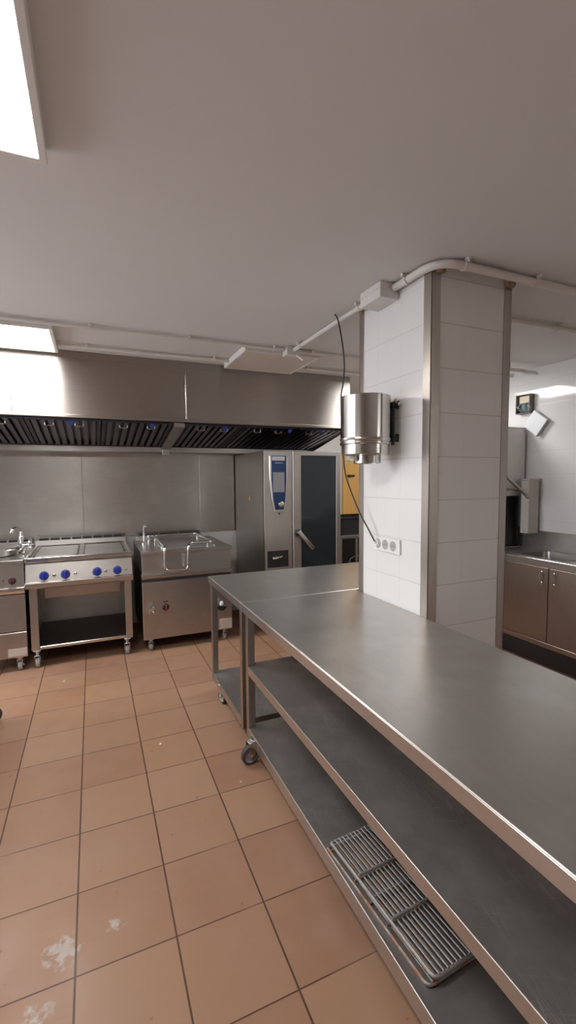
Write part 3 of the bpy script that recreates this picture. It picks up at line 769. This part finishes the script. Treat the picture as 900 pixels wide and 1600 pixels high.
MB().box(cx+r-.002, 1.4315, cy-.044, cy-.034, 1.70, 1.875, .001).build('mount_plate', M['steel_light'], ca)

# cord from ceiling to the socket
co = thing('power_cord', 'thin black cord hanging from the ceiling down to the white wall socket', 'cord', (1.462, 2.118, 1.14))
pts = [(1.377,2.459,2.4845),(1.378,2.445,2.477),(1.385,2.425,2.43),(1.395,2.395,2.29),(1.400,2.384,2.175),(1.400,2.398,2.066),(1.400,2.421,1.994),(1.400,2.415,1.80),(1.400,2.393,1.639),(1.402,2.365,1.512),(1.410,2.244,1.326),(1.420,2.150,1.215),(1.432,2.115,1.160),(1.442,2.112,1.145)]
MB().tube(catmull(pts, 8), .0042, 8).build('cable', M['cable'], co)
b = MB(); b.cyl((1.436,2.113,1.150),(1.447,2.110,1.143),.009,n=12); b.cyl((1.444,2.110,1.143),(1.462,2.110,1.143),.017,.019,n=18)
b.build('plug', M['socket'], co)

# socket plate
so = thing('wall_socket', 'white triple power socket on the tiled pillar', 'socket', (PX0, 2.03, 1.14))
b = MB(); b.box(PX0-.011, PX0-.0005, 1.916, 2.148, 1.098, 1.178, .003, 2); b.build('plate', M['socket'], so)
for y in (2.110, 2.042, 1.972):
    b = MB(); b.lathe([(.027,0),(.027,.0015),(.023,.0015),(.022,.0008),(.0,.0008)], (PX0-.0108,y,1.139), (-1,0,0), 26, False)
    s = b.build('outlet', M['socket_dark'], so)
    if y < 2.1:
        b = MB()
        for dy in (-.0095,.0095): b.cyl((PX0-.0112,y+dy,1.139),(PX0-.0128,y+dy,1.139),.003,n=10)
        b.build('pin_holes', M['black'], s)

# ------------------------------------------------------------------ right bay: sink, dishwasher
SXF, SXB = 3.195, 3.695
sk = thing('sink_cabinet', 'stainless sink cabinet with brown-reflecting doors along the right wall', 'cabinet', (3.45, 2.0, 0))
b = MB(); b.box(SXF+.035, SXB, .9, 2.97, .16, .18, .002); b.box(SXF+.035, SXB, .9, .92, .18, .80, .002); b.box(SXF+.035, SXB, 2.95, 2.97, .18, .80, .002); b.box(SXB-.01, SXB, .92, 2.95, .18, .80, .002); b.build('carcass', M['dark_steel'], sk)
MB().box(SXF+.07, SXB, .9, 2.95, .0, .16, .002).build('plinth', M['gloss_dark'], sk)
MB().box(SXF+.012, SXF+.036, .9, 2.97, .165, .205, .002).build('bottom_rail', M['sinkdoor'], sk)
MB().box(SXF+.012, SXF+.036, .9, 2.97, .800, .836, .002).build('top_rail', M['leg'], sk)
for ya, yb, hy in ((2.372,2.80,2.425),(1.945,2.368,2.320),(1.515,1.941,1.568),(1.09,1.511,1.465)):
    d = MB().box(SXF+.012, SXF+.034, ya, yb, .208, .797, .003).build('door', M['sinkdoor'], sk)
    b = MB(); pts = [(SXF+.012,hy,.757),(SXF-.018,hy,.752),(SXF-.018,hy,.678),(SXF+.012,hy,.673)]
    b.tube(smooth_path(pts,.012), .005, 8)
    for z in (.757,.673): b.cyl((SXF+.013,hy,z),(SXF+.006,hy,z),.010,n=14)
    b.build('handle', M['chrome'], d)
MB().box(SXF+.012, SXF+.034, 2.803, 2.97, .208, .797, .003).build('end_panel', M['sinkdoor'], sk)
sc_ = thing('sink_counter', 'stainless double-bowl sink counter with a raised back ledge by the right wall', 'sink', (3.45, 2.0, .836))
b = MB(); zt, zb = .856, .838
holes = [(2.29,2.70),(1.77,2.20)]; hx0, hx1 = 3.262, 3.605
b.box(SXF, hx0, .9, 2.985, zb, zt, .003); b.box(hx1, SXB, .9, 2.985, zb, zt, .003)
ys = [.9] + [v for h in sorted(holes) for v in h] + [2.985]
for i in range(0, len(ys), 2): b.box(hx0-.003, hx1+.003, ys[i], ys[i+1], zb, zt, .003)
b.tube([(SXF+.003,.9,zt-.004),(SXF+.003,2.985,zt-.004)], .0075, 10)
b.build('worktop', M['table'], sc_)
b = MB(); b.tube([(SXF-.001,.901,zt-.002),(SXF-.001,2.984,zt-.002)], .0065, 10); b.build('front_bead', M['chrome'], sc_)
MB().box(SXB, XR-.002, .9, 2.985, .80, 1.015, .003).build('back_ledge', M['clad'], sc_)
for ya, yb in holes:
    b = MB(); b.bm.free(); b.bm = bmesh.new()
    pr_o = round_rect(hx0-.006, hx1+.006, ya-.006, yb+.006, .05, 6); pr_i = round_rect(hx0+.002, hx1-.002, ya+.002, yb-.002, .045, 6); pr_b = round_rect(hx0+.025, hx1-.025, ya+.025, yb-.025, .05, 6)
    L = []
    for pol, z in ((pr_o, zt+.0012), (pr_o, zt+.003), (pr_i, zt+.003), (pr_i, zt-.01), (pr_b, .68)):
        L.append([b.bm.verts.new((x, y, z)) for x, y in pol])
    for A, B in zip(L, L[1:]):
        for i in range(len(A)):
            f = b.bm.faces.new([A[i], A[(i+1) % len(A)], B[(i+1) % len(A)], B[i]]); f.smooth = True
    b.bm.faces.new(L[-1]); bmesh.ops.recalc_face_normals(b.bm, faces=b.bm.faces)
    bw = b.build('bowl', M['steel'], sc_)
    MB().lathe([(0,.004),(.03,.004),(.035,.001),(.035,0),(0,0)], ((hx0+hx1)/2,(ya+yb)/2,.681), (0,0,1), 20, False).build('drain', M['chrome'], bw)

dw = thing('dishwasher', 'tall pale grey hood dishwasher beyond the sink counter, half behind the pillar', 'dishwasher', (3.4, 3.3, 0))
b = MB(); b.box(3.08, 3.688, 3.0, 3.62, .08, .86, .006); b.build('base', M['steel'], dw)
for x in (3.14, 3.63):
    for y in (3.06, 3.56): MB().cyl((x,y,0),(x,y,.08),.02,n=14).build('foot', M['black'], dw)
b = MB(); b.box(3.09, 3.678, 3.05, 3.60, .862, 1.345, .004); b.build('wash_chamber', M['dark_steel'], dw)
b = MB(); b.box(3.658, 3.682, 3.0, 3.03, .862, 1.4, .002); b.build('guide_post', M['black'], dw)
b = MB(); b.box(3.08, 3.692, 3.0, 3.62, 1.330, 1.952, .006, 2); b.build('hood_shell', M['machine'], dw)
b = MB(); b.box(3.075, 3.696, 2.995, 3.625, 1.945, 1.957, .003); b.build('hood_top', M['clad'], dw)
b = MB(); b.tube([(3.08,2.82,1.62),(3.515,2.82,1.332)], .0145, 12); b.cyl((3.495,2.82,1.345),(3.528,2.82,1.323),.018,n=16)
b.tube([(3.16,2.82,1.567),(3.16,3.0,1.567)], .011, 10); b.tube([(3.42,2.82,1.395),(3.42,3.0,1.395)], .011, 10)
b.build('handle_bar', M['leg'], dw)
wd = thing('wall_dispenser', 'narrow beige upright box on the wall between dishwasher and sink', 'dispenser', (3.64, 2.89, 1.0))
MB().box(3.560, 3.690, 2.845, 2.925, .995, 1.475, .006, 2).build('casing', M['beige'], wd)
MB().box(3.56, 3.715, 2.925, 2.945, 1.05, 1.40, .002).build('mounting_plate', M['dark_steel'], wd)
MB().box(3.553, 3.697, 2.838, 2.926, 1.468, 1.488, .004).build('top_cap', M['beige'], wd)

# open electrical box with hanging cover
eb = thing('electrical_box', 'open electrical box with exposed wiring high on the right wall, its cover hanging loose', 'electrical box', (XR, 3.02, 2.16))
y0, y1, z0, z1, xo = 2.945, 3.092, 2.085, 2.258, 3.66
b = MB()
b.box(xo, XR-.001, y0, y0+.006, z0, z1, 0); b.box(xo, XR-.001, y1-.006, y1, z0, z1, 0)
b.box(xo, XR-.001, y0+.006, y1-.006, z0, z0+.006, 0); b.box(xo, XR-.001, y0+.006, y1-.006, z1-.006, z1, 0); b.box(XR-.006, XR-.001, y0, y1, z0, z1, 0)
b.build('box', M['eboxin'], eb)
b = MB(); b.box(XR-.03, XR-.006, y0+.012, y1-.012, z1-.075, z1-.012, .002); b.build('terminal_block', M['bread'], eb)
b = MB(); b.box(XR-.028, XR-.006, y0+.014, y1-.03, z0+.02, z1-.085, .002); b.build('circuit_board', M['cardgreen'], eb)
b = MB()
for i in range(7):
    yy = y0+.02+i*.017; b.tube(catmull([(XR-.03,yy,z1-.075),(xo+.005,yy+random.uniform(-.02,.02),z1-.11),(xo+.003,yy+random.uniform(-.03,.03),z0+.05),(XR-.02,yy+random.uniform(-.02,.02),z0+.015)],6), .0035, 6)
b.build('wires', M['greymark'], eb)
cyv, czv = 2.895, 1.985
R = Matrix.Translation((XR-.035, cyv, czv)) @ Matrix.Rotation(math.radians(38), 4, 'X')
b = MB(); b.box(-.012, .012, -.085, .085, -.085, .085, .004, 1, M=R); b.build('cover', M['cover'], eb)
b = MB(); b.box(-.014, .014, -.088, -.083, -.085, .085, 0, 1, M=R); b.build('cover_seal', M['socket_dark'], eb)
MB().tube(catmull([(XR-.03,2.95,2.10),(XR-.03,2.935,2.075),(XR-.035,2.915,2.05)]), .003, 6).build('tether', M['black'], eb)

# ------------------------------------------------------------------ beyond the oven
dj = structure(MB().box(2.87, 3.66, YB-.035, YB-.001, 0, 2.02, .003).build('door_1', M['wood']))
b = MB(); b.box(2.935, 3.03, YB-.055, YB-.035, 1.525, 1.548, .003); b.cyl((2.945,YB-.06,1.536),(2.945,YB-.035,1.536),.016,n=14)
b.build('door_latch', M['black'], dj)
tr = thing('trolley', 'narrow steel trolley standing behind the oven and the pillar', 'trolley', (2.85, 4.4, 0))
b = MB(); b.box(2.45, 3.15, 4.25, 4.75, .845, .880, .003); b.build('top_tray', M['steel_light'], tr)
MB().box(2.46, 3.14, 4.26, 4.74, .15, .17, .002).build('low_tray', M['dark_steel'], tr)
MB().box(2.48, 3.12, 4.728, 4.736, .172, .842, .001).build('back_panel', M['gloss_dark'], tr)
for x in (2.465, 2.66, 3.135):
    for y in (4.265, 4.735):
        if x == 2.66 and y > 4.5: continue
        MB().cyl((x,y,.10 if x != 2.66 else .17),(x,y,.845),.012,n=12).build('post', M['leg'], tr)
for x in (2.465, 3.135):
    for y in (4.265, 4.735): caster(tr, x, y, .10, .04, 1.2)
bx = thing('plastic_crate', 'black plastic crate on the trolley beyond the oven', 'crate', (2.8, 4.5, .88))
b = MB(); b.box(2.5, 3.10, 4.29, 4.71, .881, .889, .002)
for a_ in ((2.5,2.51,4.29,4.71),(3.09,3.10,4.29,4.71),(2.51,3.09,4.29,4.30),(2.51,3.09,4.70,4.71)): b.box(a_[0],a_[1],a_[2],a_[3],.889,1.07,.002)
b.build('tub', M['black'], bx)
b = MB(); b.box(2.492,3.108,4.282,4.30,1.06,1.076,.002); b.box(2.492,3.108,4.70,4.718,1.06,1.076,.002); b.box(2.492,2.51,4.30,4.70,1.06,1.076,.002); b.box(3.09,3.108,4.30,4.70,1.06,1.076,.002)
b.build('rim', M['black'], bx)
pb = thing('water_drum', 'dark round drum on the low tray of the trolley', 'drum', (2.78, 4.45, .17))
MB().lathe([(0,0),(.13,0),(.14,.01),(.14,.32),(.13,.34),(0,.345)], (2.80,4.45,.171), (0,0,1), 28, False).build('drum_body', M['gloss_dark'], pb)
MB().tube(catmull([(2.68,4.45,.50),(2.70,4.45,.58),(2.80,4.45,.61),(2.90,4.45,.58),(2.92,4.45,.50)]), .006, 8).build('handle', M['zinc'], pb)

# crumbs on the floor
def crumb(label, x, y, s):
    b = MB(); n = 7
    pol = [(x+s*random.uniform(.6,1)*math.cos(2*PI*i/n), y+s*.7*random.uniform(.6,1)*math.sin(2*PI*i/n)) for i in range(n)]
    b.prism(pol, 'z', 0.0003, s*.45, s*.08)
    tag(b.build('crumb', M['bread'], None, (x, y, 0)), label, 'crumb', 'crumbs on the tiled floor')
crumb('pale crumb on the floor just in front of the blue-knobbed range', -.248, 3.69, .012)
crumb('pale crumb on the open floor left of the long table', .304, 2.563, .012)
crumb('pale crumb on the floor next to the near table caster', .624, 2.068, .008)

# ------------------------------------------------------------------ camera, world, view
f, pitch, yaw, roll, H = 706.8, .07236507, .4071440, -.0081229, 1.5
fw = Vector((math.sin(yaw)*math.cos(pitch), math.cos(yaw)*math.cos(pitch), -math.sin(pitch)))
r0 = Vector((math.cos(yaw), -math.sin(yaw), 0)); u0 = r0.cross(fw)
rt = r0*math.cos(roll)+u0*math.sin(roll); up = -r0*math.sin(roll)+u0*math.cos(roll)
cd = bpy.data.cameras.new('camera'); cam = bpy.data.objects.new('camera', cd); COL.objects.link(cam)
cd.sensor_fit = 'VERTICAL'; cd.sensor_height = 36; cd.lens = f/1600*36; cd.clip_start = .02
cam.matrix_world = Matrix(((rt.x,up.x,-fw.x,0),(rt.y,up.y,-fw.y,0),(rt.z,up.z,-fw.z,H),(0,0,0,1)))
SC.camera = cam
w = bpy.data.worlds.new('world'); SC.world = w; w.use_nodes = True
w.node_tree.nodes['Background'].inputs[0].default_value = (.93,.97,1.06,1); w.node_tree.nodes['Background'].inputs[1].default_value = 3.5
SC.view_settings.view_transform = 'Standard'; SC.view_settings.look = 'None'; SC.view_settings.gamma = 1
SC.view_settings.use_curve_mapping = False; SC.view_settings.exposure = 0.9
SC.cycles.max_bounces = 10; SC.cycles.diffuse_bounces = 6; SC.cycles.glossy_bounces = 6
SC.cycles.sample_clamp_indirect = 8
